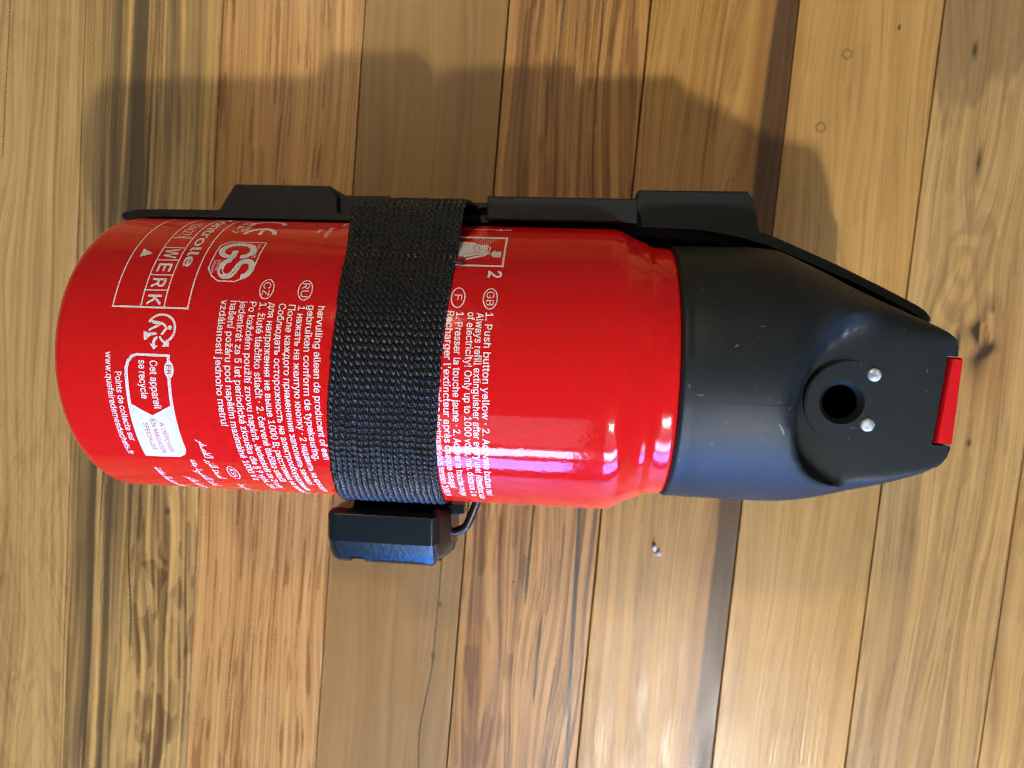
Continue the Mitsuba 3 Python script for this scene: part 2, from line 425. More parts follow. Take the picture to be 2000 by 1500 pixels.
def print_poly(geom, lift=.03, res=1.2):
    geoms, todo = [], [geom]
    while todo:
        g = todo.pop().buffer(0)
        todo += list(g.geoms) if hasattr(g, 'geoms') else []
        if isinstance(g, Polygon):
            geoms.append(g)
    vs, fs, o = [], [], 0
    for g in geoms:
        if g.is_empty or g.area < 1e-4:
            continue
        g = g.segmentize(res)
        v, f = trimesh.creation.triangulate_polygon(g if isinstance(g.buffer(0), Polygon) else g.buffer(.004), engine='earcut')
        v, f = trimesh.remesh.subdivide_to_size(np.c_[v, np.zeros(len(v))], f, res, max_iter=12)
        vs.append(wrap(v[:, :2], lift))
        fs.append(np.asarray(f)[:, ::-1] + o)
        o += len(v)
    v, f = np.vstack(vs), np.vstack(fs)
    # outward faces
    n = np.cross(v[f[:, 1]] - v[f[:, 0]], v[f[:, 2]] - v[f[:, 0]])
    c = v[f].mean(1)
    c[:, 0] = 0
    bad = (n * c).sum(1) < 0
    f[bad] = f[bad][:, ::-1]
    return v, f


def join(parts):
    vs, fs, o = [], [], 0
    for v, f in parts:
        vs.append(v)
        fs.append(np.asarray(f) + o)
        o += len(v)
    return np.vstack(vs), np.vstack(fs)


def text(t, s, u, h, s_end=None, bold=False, slope=0., sx=1.0, lift=.03):
    """Lettering reading round the body from s; capitals h mm high with their feet at u."""
    m = meshkit.text_mesh(t, h, depth=.02, bold=bold)
    v = np.array(m.vertices)
    x0, x1 = v[:, 0].min(), v[:, 0].max()
    kx = (s_end - s) / (x1 - x0) if s_end is not None else sx
    a = np.stack([s + (v[:, 0] - (x0 if s_end is not None else 0)) * kx, u + v[:, 1] + slope * (v[:, 0] - x0)], -1)
    return wrap(a, lift + v[:, 2]), np.array(m.faces)


def ring(cs, cu, rs, ru, w):
    e = affinity.scale(Point(0, 0).buffer(1, quad_segs=24), rs, ru)
    i = affinity.scale(Point(0, 0).buffer(1, quad_segs=24), rs - w, ru - w)
    return affinity.translate(e.difference(i), cs, cu)


def part(name, parts, label, mat='print_mat'):
    parts = [p if isinstance(p, tuple) else print_poly(p) for p in parts]
    return add(BODY + '__' + name, join(parts), mat, smooth=True, label=label, closed=False)


W_ = 1.84      # height of the small capitals
K = .93
# English and French, right of the strap
part('printed_text', [text('1. Push button yellow · 2. Activate button red', -16.1, -12.35, W_, 42.3, bold=True),
                      text('Always refill extinguisher after every use! Attention: use', -16.0, -14.7, W_, sx=K, bold=True),
                      text('of electricity! Only up to 1000 volts, min. distance 1 m', -16.2, -17.0, W_, sx=K, bold=True)], 'white English lines of print from the button to the distance')
part('printed_text', [text('1. Presser la touche jaune · 2. Activer la touche rouge', -16.2, -19.95, W_, sx=K * 1.01, bold=True),
                      text("Recharger l'extincteur après chaque usage!", -16.2, -22.4, W_, 38.4, bold=True),
                      text('Utilisable sur installation electrique sous tension 1000 V', -16.3, -24.75, W_, sx=K * .98, bold=True)], 'white French lines of print next to the strap')
part('country_mark', [ring(-20.05, -11.55, 3.15, 1.95, .32), text('GB', -22.1, -12.55, 1.95, -18.0)], 'white oval with GB in it')
part('country_mark', [ring(-20.1, -19.93, 3.05, 1.9, .32), text('F', -20.95, -20.95, 2.05, -19.3)], 'white oval with F in it')
part('printed_text', [text('2', -28.95, -12.75, 3.5, -26.55, bold=True)], 'white figure 2 below the pictogram')
part('printed_text', [text('1', -52.6, -12.0, 3.2, -50.3, bold=True), LineString([(-51.6, -22.5), (-51.4, -9.0)]).buffer(.22)], 'white figure 1 and frame line at the top edge')
# pictogram
frame = Polygon([(-44.95, -23.0), (-44.95, -8.95), (-30.4, -8.95), (-30.4, -23.0)]).difference(Polygon([(-43.75, -22.5), (-43.75, -9.5), (-31.05, -9.5), (-31.05, -22.5)]))
sleeve = Polygon([(-41.5, -22.5), (-41.3, -18.1), (-40.2, -16.8), (-39.65, -13.8), (-37.55, -13.9), (-36.4, -14.1), (-35.9, -15.6), (-34.8, -20.2), (-34.3, -20.5), (-34.2, -22.5)])
ext = Polygon([(-35.0, -20.4), (-36.1, -15.6), (-34.3, -15.2), (-32.8, -19.35), (-33.6, -20.0)])
stripe = Polygon([(-33.9, -19.8), (-35.35, -15.8), (-34.95, -15.7), (-33.55, -19.6)])
grip = Polygon([(-35.8, -15.5), (-36.8, -13.8), (-35.85, -13.6), (-35.0, -13.95), (-34.3, -15.0)])
trig = Polygon([(-39.1, -13.5), (-38.9, -13.1), (-35.3, -13.3), (-35.6, -13.65)])
arrow = Polygon([(-35.67, -13.0), (-37.44, -11.85), (-36.8, -11.8), (-36.8, -10.1), (-34.3, -10.1), (-34.3, -11.8), (-33.67, -11.82)])
lines = [LineString([(-40.0, -16.9), (-38.6, -17.9), (-36.4, -17.4)]).buffer(.10), LineString([(-39.4, -16.0), (-38.4, -16.6), (-37.6, -16.2), (-37.2, -14.2)]).buffer(.09), LineString([(-36.4, -15.6), (-35.2, -20.4)]).buffer(.10)]
spray = []
for i in range(9):
    for j in range(13 - i):
        s_, u_ = -43.3 + i * .42, -18.6 + i * .30 + j * (.56 - i * .005) + (i % 2) * .2
        spray.append(Point(s_, u_).buffer(.12, quad_segs=2))
white = unary_union([sleeve, ext, grip]).difference(unary_union(lines + [stripe]))
part('pictogram', [unary_union([frame, white, trig, arrow] + spray)], 'white framed drawing of a hand working the extinguisher')
# Dutch, Russian and Czech, left of the strap
part('printed_text', [text('hervulling alleen de producent of een', -16.6, -56.35, W_, sx=.99, bold=True), text('gebruiken conform de typekeuring.', -16.6, -59.1, W_, 28.1, bold=True)], 'white Dutch lines of print next to the strap')
part('printed_text', [text('1 нажать на желтую кнопку · 2 надавить на красную', -16.5, -61.7, W_, sx=.985, bold=True),
                      text('После каждого применения заполнить заново!', -16.7, -64.35, W_, sx=1.0, bold=True),
                      text('Соблюдать осторожность на электрооборудовании', -16.9, -66.95, W_, sx=1.0, bold=True),
                      text('для напряжения не выше 1000 В; расстояние не менее 1 м', -17.0, -69.6, W_, sx=.985, bold=True)], 'white Russian lines of print')
part('printed_text', [text('1. žluté tlačítko stlačit · 2. červené tlačítko stlačit', -17.1, -72.25, W_, sx=.99, bold=True),
                      text('Po každém použití znovu naplnit. Jedenkrát za 2 roky', -17.2, -74.95, W_, sx=1.0, bold=True),
                      text('jedenkrát za 5 let periodická zkouška dle § 9 vyhl. 246', -17.2, -77.55, W_, sx=.99, bold=True),
                      text('hašení požáru pod napětím maximálně 1000 V z', -17.3, -80.15, W_, sx=1.0, bold=True),
                      text('vzdálenosti jednoho metru!', -17.3, -82.75, W_, 17.3, bold=True)], 'white Czech lines of print')
part('country_mark', [ring(-20.9, -71.2, 3.1, 2.0, .30), text('CZ', -23.0, -72.25, 2.0, -18.9)], 'white oval with CZ in it')
part('country_mark', [ring(-20.9, -60.7, 3.1, 2.0, .30), text('RU', -23.0, -61.7, 2.0, -18.8)], 'white oval with RU in it')
part('country_mark', [ring(36.3, -84.9, 3.6, 1.6, .28), text('KSA', 34.0, -85.6, 1.5, 38.6)], 'white oval with KSA in it')
part('printed_text', [text('hervullen', -49.5, -61.2, 1.5, -42.2), text('re:', -47.6, -64.0, 1.3, -44.6), text('une', -57, -58.8, 1.3, -52)], 'small white print at the top edge by the strap')
# tested-safety mark
go = Polygon([(-38.2, -76.3), (-26.6, -76.6), (-24.3, -78.2), (-23.0, -80.7), (-23.1, -85.2), (-24.6, -87.3), (-27.2, -88.9), (-31.9, -88.8), (-36.4, -88.6), (-38.2, -86.2)]).buffer(.6).buffer(-.3)
gi = go.buffer(-.38)
G = LineString(bez([(-34.6, -81.0), (-36.2, -82.6), (-36.3, -85.3), (-34.6, -87.1), (-32.6, -86.9), (-31.6, -85.2)], 8)).buffer(1.25, cap_style='flat')
G = unary_union([G, LineString([(-35.0, -80.2), (-31.4, -80.2)]).buffer(1.15, cap_style='flat').buffer(.2), LineString([(-31.6, -88.0), (-31.6, -80.4)]).buffer(.75, cap_style='flat')])
S = LineString(bez([(-30.0, -77.9), (-30.2, -81.2), (-28.4, -82.6), (-26.9, -81.2), (-26.9, -78.9), (-25.8, -77.9), (-24.9, -79.8), (-24.9, -84.2)], 8)).buffer(.10)
Sb = unary_union([LineString(bez([(-29.4, -78.0), (-28.0, -78.6), (-26.9, -80.9), (-25.3, -81.7), (-24.6, -80.6)], 8)).buffer(.95), LineString(bez([(-29.7, -78.0), (-30.0, -80.5), (-29.2, -82.8), (-27.4, -84.4), (-25.7, -86.5), (-27.5, -87.6), (-29.4, -86.4)], 8)).buffer(.95)])
mark = unary_union([go.difference(gi), G.intersection(gi)])
sbig = text('S', -31.0, -87.2, 8.6, -23.9, bold=True)
part('approval_mark', [go.difference(gi), text('G', -37.7, -87.8, 9.6, -30.9, bold=True), text('S', -31.2, -85.9, 9.2, -23.6, bold=True), text('geprüfte', -30.4, -87.0, .9, -26.2), text('Sicherheit', -30.2, -88.2, .9, -25.6), text('DIN geprüft', -37.2, -78.2, 1.0, -31.4)], 'white GS safety mark')
C_ = LineString([(-50.6 + 4.6 * -math.cos(t), -80.6 + 4.9 * math.sin(t)) for t in np.linspace(-1.45, 1.45, 30)]).buffer(.62, cap_style='flat')
E_ = unary_union([LineString([(-42.4 + 4.6 * -math.cos(t), -80.0 + 4.4 * math.sin(t)) for t in np.linspace(-1.45, 1.45, 30)]).buffer(.62, cap_style='flat'), LineString([(-47.0, -80.0), (-43.2, -80.0)]).buffer(.5)])
part('approval_mark', [unary_union([C_, E_])], 'white CE letters near the top edge')
part('printed_text', [text('EN 3-7', -54.5, -88.6, 1.7, -43.4, bold=True), text('2195', -53.8, -86.2, 1.7, -44.6, bold=True)], 'small white standard numbers near the top edge')
# inspection table
L = lambda pts, w=.19: LineString(pts).buffer(w, cap_style='square')
s1, s0 = -14.5, -64.0
tab = [L([(s0, -112.4), (s1, -112.4)]), L([(s0, -91.6), (s1, -91.6)]), L([(s1, -112.4), (s1, -91.6)], .26), L([(s0, -104.6), (s1, -104.6)]), L([(s0, -98.2), (s1, -98.2)])]
for s_ in (-19.55, -24.4, -29.7, -34.85, -39.8):
    tab.append(L([(s_, -104.6), (s_, -98.2)]))
tab.append(Polygon([(-34.2, -110.1), (-30.6, -109.9), (-32.1, -106.6)]))
part('inspection_table', [unary_union(tab)] + [text(c, a, -103.2, 3.7, b, bold=True) for c, a, b in (('W', -34.2, -30.4), ('E', -28.4, -25.5), ('R', -23.3, -20.4), ('K', -18.2, -15.2))] +
     [text('Kontrolle', -58.5, -96.6, 2.9, -27.4, bold=True), text('(26/27)', -49.6, -102.8, 3.0, -40.4)], 'white table reading Kontrolle and WERK')
# sorting logo
tri = [ring(-8.75, -98.1, 4.15, 4.15, .62)]
cut = Polygon([(-8.75, -98.1), (-11.8, -104.5), (-4.0, -104.5), (-2.0, -99.5), (-4.2, -95.2)])
tri = [tri[0].difference(cut), Point(-9.08, -95.75).buffer(.62),
       Polygon([(-11.1, -101.3), (-10.5, -97.8), (-9.7, -96.7), (-8.8, -96.9), (-9.7, -97.7), (-10.0, -100.4), (-10.4, -100.9)]),
       Polygon([(-9.8, -99.4), (-9.55, -98.3), (-8.5, -100.3), (-7.9, -101.5), (-8.6, -101.4)]), Polygon([(-9.3, -96.7), (-8.8, -96.3), (-7.1, -97.4), (-7.2, -98.1), (-8.5, -97.3)]),
       Polygon([(-7.55, -99.0), (-7.85, -99.9), (-7.68, -100.8), (-7.5, -101.3), (-8.0, -102.8), (-5.7, -102.5), (-5.6, -101.9), (-6.4, -101.3), (-6.9, -100.5), (-7.0, -99.4)]),
       Polygon([(-6.8, -98.9), (-6.3, -99.8), (-5.4, -100.2), (-4.6, -100.2), (-4.8, -100.9), (-3.1, -99.7), (-4.2, -98.6), (-4.4, -99.4), (-5.4, -99.4), (-6.1, -98.8)]),
       Polygon([(-6.7, -98.6), (-5.5, -97.9), (-4.85, -97.0), (-4.0, -97.5), (-4.0, -95.6), (-5.2, -95.6), (-5.9, -96.3), (-5.4, -96.6), (-6.0, -97.5), (-6.8, -98.0)])]
part('recycling_logo', [unary_union(tri)], 'white round sorting logo with a figure and arrows')
bo = Polygon([(-2.1, -104.4), (-2.0, -95.2), (26.2, -95.2), (28.3, -96.2), (29.5, -98.2), (29.65, -108.2), (2.0, -107.8), (-.2, -107.1), (-1.6, -105.9)])
bi = Polygon([(-1.4, -104.2), (-1.3, -96.0), (11.9, -96.1), (15.0, -101.7), (11.8, -107.0), (2.2, -106.9), (.4, -106.4), (-.9, -105.4)])
fr = affinity.translate(affinity.scale(Point(0, 0).buffer(1), 2.3, 1.3), 2.0, -95.5)
part('recycling_box', [unary_union([bo.difference(bi), fr]), text('Cet appareil', -.3, -100.7, 2.0, 13.0, bold=True), text('se recycle', -.3, -103.8, 2.0, 10.2, bold=True),
                       text('Points de collecte sur', 3.0, -110.5, 1.75, 23.8, bold=True), text('www.quefairedemesdechets.fr', -2.2, -113.0, 1.75, 29.2, bold=True)], 'white recycling box and address')
part('recycling_box_text', [text('FR', .8, -96.2, 1.35, 3.3, lift=.06), text('À DÉPOSER', 17.1, -100.2, 1.3, 27.4, lift=.06), text('EN MAGASIN', 16.2, -102.6, 1.3, 28.0, lift=.06), text('SPÉCIALISÉ', 17.3, -104.9, 1.3, 27.0, lift=.06)], 'small red print on the white recycling box', 'red_print_mat')


# Arabic lines: joined pen strokes, each letter from right to left in a box one unit wide
def arabic(words, s_left, u, h):
    """Words in logical order, drawn so that the line's left end lies at s_left."""
    G_ = {'a': (.30, [[(.15, 0), (.15, 1)]], []), 'l': (.45, [[(.45, 0), (.25, 0), (.22, 1)], [(.25, 0), (0, 0)]], []), 'L': (.7, [[(.7, 0), (.15, 0), (.0, 1)], [(.15, .0), (.62, 1)]], []),
          's': (1.0, [[(1, 0), (1, .3), (.85, .05), (.7, .3), (.55, .05), (.4, .3), (.25, 0), (0, 0)]], []), 'f': (.6, [[(.6, 0), (0, 0)], [(.35, 0), (.15, .3), (.35, .5), (.5, .3), (.35, 0)]], [(.32, .75)]),
          'S': (1.1, [[(1.1, 0), (.55, 0), (.75, .4), (1, .3), (.95, 0)], [(.55, 0), (.45, .25), (.35, 0), (0, 0)]], []), 'r': (.5, [[(.5, .1), (.35, .2), (.3, -.1), (0, -.4)]], []), 'z': (.5, [[(.5, .1), (.35, .2), (.3, -.1), (0, -.4)]], [(.3, .55)]),
          'm': (.6, [[(.6, 0), (.4, 0), (.3, .25), (.15, .05), (.35, -.1), (0, 0)]], []), 't': (.5, [[(.5, 0), (.3, 0), (.28, .3), (.26, 0), (0, 0)]], [(.2, .6), (.38, .6)]), 'b': (.5, [[(.5, 0), (.3, 0), (.28, .3), (.26, 0), (0, 0)]], [(.28, -.35)]),
          'n': (.5, [[(.5, 0), (.3, 0), (.28, .3), (.26, 0), (0, 0)]], [(.28, .6)]), 'k': (.7, [[(.7, 0), (0, 0)], [(.6, 0), (.15, .5), (.6, 1)]], []), 'A': (.6, [[(.6, 0), (.0, 0)], [(.5, .0), (.2, .35), (.45, .5), (.5, .35)]], []), 'd': (.5, [[(.5, 0), (.1, 0), (.3, .5)]], []), 'y': (.6, [[(.6, 0), (.3, .15), (.1, -.25), (.5, -.4)]], [(.2, -.65), (.4, -.65)])}
    segs, x = [], 0.
    for wd in words.split(' '):
        for ch in wd:
            w, st, dots = G_[ch]
            x -= w
            for p in st:
                segs.append(LineString([(x + a, b) for a, b in p]).buffer(.075))
            for a, b in dots:
                segs.append(Point(x + a, b).buffer(.09))
        x -= .35
    g = affinity.translate(unary_union(segs), -x - .35, 0)
    return affinity.translate(affinity.scale(g, h, h, origin=(0, 0)), s_left, u)


part('printed_text', [arabic('aSft alzr aLSfr', 22.4, -90.6, 2.2), arabic('aAadt altAbyt bAd', 30.3, -95.4, 2.2), arabic('kl astAmal dfAt', 35.2, -107.9, 2.2), arabic('mstAml baltr', 40.1, -100.6, 2.2), arabic('alnar mtr sl', 44, -86.8, 2.2)], 'white Arabic lines of print at the lower edge')

# ------------------------------------------------------------------ fire extinguisher: head
us = np.r_[37.9, 38.3, np.linspace(39, 66, 14), np.linspace(68, 111, 44), 112.2, 113.1, 113.7]
vt = np.interp(us, [37.9, 38.3, 39, 64, 67, 70, 74, 82, 91, 97, 105, 111, 112.2, 113.1, 113.7], [36.9, 37.6, 38.0, 38.2, 38.0, 36.9, 35.0, 31.4, 27.0, 24.0, 20.3, 17.2, 16.4, 15.2, 13.2])
vb = np.interp(us, [37.9, 38.3, 39, 66, 72, 78.5, 84, 90, 99, 106, 110, 111.2, 112.4, 113.1, 113.7], [36.7, 37.2, 37.5, 37.6, 37.4, 36.5, 35.3, 33.6, 30.6, 27.8, 25.4, 24.4, 23.0, 21.6, 19.4])
hb = np.interp(us, [37.9, 38.3, 39, 66, 80, 90, 105, 111, 113.7], [36.9, 37.5, 38.0, 38.1, 35.5, 32.5, 31.0, 30.5, 28.5])
ne = np.interp(us, [38, 66, 90, 105, 113], [2.0, 2.0, 2.05, 2.5, 2.9])
for arr in (vt, vb, hb):
    arr[3:-4] = np.convolve(np.pad(arr, 3, mode='edge'), np.ones(7) / 7, 'valid')[3:-4]
NT = 200
ph = np.linspace(0, 2 * np.pi, NT, endpoint=False)


def section(i):
    e = 2 / ne[i]
    c, s_ = np.cos(ph), np.sin(ph)
    vc, a = (vt[i] - vb[i]) / 2, (vt[i] + vb[i]) / 2
    return np.stack([np.full(NT, us[i]), vc + a * np.sign(c) * np.abs(c) ** e, hb[i] * np.sign(s_) * np.abs(s_) ** e], -1)


hv = np.vstack([section(i) for i in range(len(us))])
nu = len(us)
hf = []
for i in range(nu - 1):
    for j in range(NT):
        a, b = i * NT + j, i * NT + (j + 1) % NT
        hf += [[a, b, b + NT], [a, b + NT, a + NT]]
hv = np.vstack([hv, [[us[0], 0, 0], [us[-1], (vt[-1] - vb[-1]) / 2, 0]]])
for j in range(NT):
    hf += [[nu * NT, (j + 1) % NT, j], [nu * NT + 1, (nu - 1) * NT + j, (nu - 1) * NT + (j + 1) % NT]]
hm = m3.Manifold(m3.Mesh(np.ascontiguousarray(hv, np.float32), np.ascontiguousarray(hf, np.uint32)))
if hm.volume() < 0:
    hm = m3.Manifold(m3.Mesh(np.ascontiguousarray(hv, np.float32), np.ascontiguousarray(np.array(hf)[:, ::-1], np.uint32)))
# the scooped face that the nozzle sits in
FACE = 20.0
out = [tuple(q) for q in bez([(118, 23.0), (104, 21.0), (92, 19.6), (83.0, 16.8), (76.0, 9.6), (72.4, .5), (71.0, -8), (72.0, -17.0), (76.0, -23.8), (84, -28.6), (94, -30.5), (106, -31), (118, -30)], 10)]
scoop_plan = Polygon(out + [(130, -30), (130, 23)])
slabs = []
for k_, (dw, grow) in enumerate(((0, -1.9), (.3, -1.2), (.8, -.6), (1.6, -.15), (3.0, .25), (30, 6.4))):
    slabs.append((FACE - 1.5 + dw, scoop_plan.buffer(grow)))
cutters = []
for (w0, p0), (w1, p1) in zip(slabs[:-1], slabs[1:]):
    cutters.append(m3.Manifold.batch_hull([extr(p0, w0, w0 + .01), extr(p1, w1 - .01, w1 + .02)]))
scoop = m3.Manifold.batch_boolean(cutters, m3.OpType.Add)
# its floor: level with the face at the right, sinking to the left round a flat boss
floor_prof = Polygon([(60, 10), (60, 18.2), (72, 18.3), (77, 18.5), (82, 18.9), (86, 19.5), (89, 19.85), (92, FACE), (135, FACE + .15), (135, 10)])
keep = extr(floor_prof, -60, 60, 'v')
boss = extr(Point(86.5, -5.6).buffer(12.0, quad_segs=32), 10, FACE - .35) + extr(Point(86.5, -5.6).buffer(11.65, quad_segs=32), 10, FACE)
scoop = scoop - keep - boss
hm = hm - scoop
# nozzle bore with a countersink
NZ = (84.4, -5.4)


def cone(r0, r1, w0, w1, c=NZ, n=64):
    return m3.Manifold.cylinder(w1 - w0, r0, r1, n).translate([c[0], c[1], w0])


hm = hm - cone(4.6, 6.1, FACE - 2.2, FACE + .01) - cone(4.6, 4.6, FACE - 14, FACE - 2.1)
# notch for the trigger
key_poly = Polygon([(111.2, 8.1), (125, 8.6), (125, -16.6), (109.0, -15.9)])
hm = hm - extr(key_poly.buffer(.12), -12, 40)
hm = hm.refine_to_length(1.1)
# ease the rim of the scoop: a broad soft blend on the far side, a tighter one near the nozzle
w_ = hm.to_mesh()
head_v, head_f = np.array(w_.vert_properties[:, :3], float), np.array(w_.tri_verts)
hv_, inv = np.unique(np.round(head_v, 4), axis=0, return_inverse=True)
inv = inv.reshape(-1)
head_f = inv[head_f]
head_f = head_f[(head_f[:, 0] != head_f[:, 1]) & (head_f[:, 1] != head_f[:, 2]) & (head_f[:, 0] != head_f[:, 2])]
import shapely
rim = LineString(out)
dist = np.minimum(shapely.distance(shapely.points(hv_[:, 0], hv_[:, 1]), rim), 50)
wgt = np.exp(-(dist / 6.5) ** 2) * (hv_[:, 2] > 8) * np.clip((113 - hv_[:, 0]) / 6, 0, 1)
wgt *= np.clip((hv_[:, 1] + 14) / 12, .12, 1)
wgt *= 1 - np.exp(-(np.maximum(np.hypot(hv_[:, 0] - 86.5, hv_[:, 1] + 5.6) - 12.2, 0) / 1.2) ** 2)
wgt[np.hypot(hv_[:, 0] - 86.5, hv_[:, 1] + 5.6) < 12.2] = 0
import scipy.sparse as sp
e_ = np.vstack([head_f[:, [0, 1]], head_f[:, [1, 2]], head_f[:, [2, 0]]])
A_ = sp.coo_matrix((np.ones(len(e_)), (e_[:, 0], e_[:, 1])), shape=(len(hv_),) * 2).tocsr()
A_ = ((A_ + A_.T) > 0).astype(float)
A_ = sp.diags(1 / np.asarray(A_.sum(1)).ravel()) @ A_
for _ in range(90):
    hv_ = hv_ + (.6 * wgt)[:, None] * (A_ @ hv_ - hv_)
hm = (hv_, head_f)
HEAD = add(X + '__head', hm, 'black_plastic_mat', smooth=55, label='black plastic head with a scooped nozzle face')
# mould line along the head
iu = [i for i in range(nu) if 38.6 < us[i] < 68]
line = []
for i in iu:
    t = math.radians(90 + 8.2)
    e = 2 / ne[i]
    vc, a = (vt[i] - vb[i]) / 2, (vt[i] + vb[i]) / 2
    line.append((us[i], vc + a * np.sign(math.cos(t)) * abs(math.cos(t)) ** e - .01 * (us[i] - 38), hb[i] * abs(math.sin(t)) ** e - .02))
add(HEAD + '__mould_seam', tube(line, .10, 6), 'black_plastic_mat', smooth=True)
# nozzle: funnel ring and dark bore
nz = [(4.45, FACE - 1.9), (4.1, FACE - 2.1), (4.05, FACE - 13.5), (.01, FACE - 13.6)]
nzv, nzf = revolve([(w, r) for r, w in nz], 48)
nzv = np.stack([NZ[0] + nzv[:, 1], NZ[1] + nzv[:, 2], nzv[:, 0]], -1)
add(HEAD + '__nozzle', (nzv, np.array(nzf)), 'hole_mat', smooth=50, closed=False, label='dark round nozzle opening')
for c in ((92.4, 2.5), (91.6, -11.3)):
    prof_p = [(FACE - .5, 1.85), (FACE + .15, 1.85), (FACE + .50, 1.62), (FACE + .66, 1.1), (FACE + .66, .6), (FACE + .62, .01)]
    pv, pf = revolve(prof_p, 36)
    pv = np.stack([c[0] + pv[:, 1], c[1] + pv[:, 2], pv[:, 0]], -1)
    pv[:, 2] += (meshkit.noise(pv * 1.1, 5) - .5) * .22 * (pv[:, 2] > FACE + .3)
    add(HEAD + '__pin', (pv, pf), 'pin_mat', smooth=True, label='silver pin head beside the nozzle')
# red trigger
tp = Polygon([(111.4, 7.9), (115.1, 8.0), (114.1, -15.9), (109.2, -15.7)])
trig_m = m3.Manifold.batch_hull([extr(tp.buffer(-.1), -10, FACE - 1.2), extr(rounded(tp, .4), -9.5, FACE - .9), extr(Polygon([(112.4, 7.5), (114.9, 7.6), (113.9, -15.5), (110.2, -15.3)]), -9, FACE + .35)])
add(X + '__trigger', trig_m, 'red_plastic_mat', smooth=25, label='red push button at the tip of the head')

# ------------------------------------------------------------------ wall bracket
B = 'mounting_bracket'
labels[B] = {'label': 'black plastic mounting bracket standing along the far side of the extinguisher', 'category': 'bracket'}
rail_c = bez([(-131.5, 42.9), (-120, 44.0), (-60, 44.2), (0, 44.3), (36, 44.0), (51, 43.0), (66, 39.6), (81, 33.8), (96, 27.4), (109, 21.0), (112, 18.4)], 10)
plate = LineString(rail_c).buffer(1.15, cap_style='round', quad_segs=4)
add(B + '__back_plate', extr(plate, -24, 5), 'bracket_mat', smooth=40)
lip = LineString(rail_c[rail_c[:, 0] > -125]).buffer(6, cap_style='flat', single_sided=True)
lip = lip if isinstance(lip, Polygon) else max(lip.geoms, key=lambda g: g.area)
add(B + '__lower_lip', extr(LineString(rail_c).buffer(8).intersection(sbox(-130, 0, 112, 46)), -27, -24), 'bracket_mat', smooth=30)
add(B + '__mounting_foot', bevel_prism(rounded([(-102.4, 43.8), (-96.2, 53.4), (-66.0, 53.4), (-63.6, 50.5), (-63.0, 43.8)], .8), -26, 4.5, .5), 'bracket_mat', smooth=25)
add(B + '__mounting_foot', bevel_prism(rounded([(26.8, 43.6), (27.6, 54.2), (59.8, 54.4), (62.0, 51.6), (64.4, 40.6)], .8), -26, 2.5, .5), 'bracket_mat', smooth=25)
add(B + '__crossbar', bevel_prism(Polygon([(-64.5, 43.6), (-64.5, 51.0), (-48, 51.0), (-48, 43.6)]), -24, 2.5, .4), 'bracket_mat', smooth=25)
add(B + '__crossbar', bevel_prism(Polygon([(-16.4, 43.2), (-16.4, 50.0), (27.2, 50.0), (27.2, 43.2)]), -24, 11.5, .4), 'bracket_mat', smooth=25)
add(B + '__strap_slot', bevel_prism(Polygon([(-49, 49.2), (-49, 51.0), (-16, 51.0), (-16, 49.2)]), -24, -6, .3), 'bracket_mat', smooth=25)

# ------------------------------------------------------------------ strap
S_ = 'retaining_strap'
labels[S_] = {'label': 'black woven strap with plastic buckle round the middle of the red extinguisher', 'category': 'strap'}
# its course in the (v, w) section: from the buckle up over the body and round the bracket
path = [(-54.0, -4.2), (-50.0, -3.8), (-47.2, -3.0), (-45.0, -.6)]
for t in np.radians(np.linspace(84, -46, 60)):
    path.append((-(R + 1.0) * math.sin(t), (R + 1.0) * math.cos(t)))
path += [(37.6, 26.4), (41.6, 23.6), (45.2, 21.4), (47.4, 18.6), (48.2, 14.0), (48.0, 7.0), (47.6, 0), (47.4, -12)]
path = bez(path, 4)
seg = np.r_[0, np.cumsum(np.linalg.norm(np.diff(path, axis=0), axis=1))]
NR = int(seg[-1] / .22)
sl = np.linspace(0, seg[-1], NR)
pv_, pw_ = np.interp(sl, seg, path[:, 0]), np.interp(sl, seg, path[:, 1])
tv, tw = np.gradient(pv_), np.gradient(pw_)
tl = np.hypot(tv, tw)
nv, nw = tw / tl, -tv / tl       # towards the outside
nv, nw = -nv * np.sign(nv * pv_ + nw * pw_ + 1e-9) * -1, -nw * np.sign(nv * pv_ + nw * pw_ + 1e-9) * -1
ang = np.degrees(np.arctan2(-pv_, pw_))
uL = np.interp(ang, [-95, -80, -66, -43, -17.6, 1.7, 20, 36, 58.7, 80, 100], [-54.0, -54.3, -53.9, -52.2, -51.4, -52.2, -53.6, -54.6, -56.8, -59, -59])
uR = np.interp(ang, [-95, -80, -63, -30, -13.5, 2, 18, 26.5, 41.7, 61, 80, 100], [-18.5, -20.2, -21.6, -22.0, -22.7, -23.3, -24.0, -24.7, -25.1, -25.5, -26.5, -26.5])
NC = 168
COLS, PERIOD = 18.5, 2.02
c_ = np.linspace(0, 1, NC)
CC, LL = np.meshgrid(c_, sl, indexing='ij')
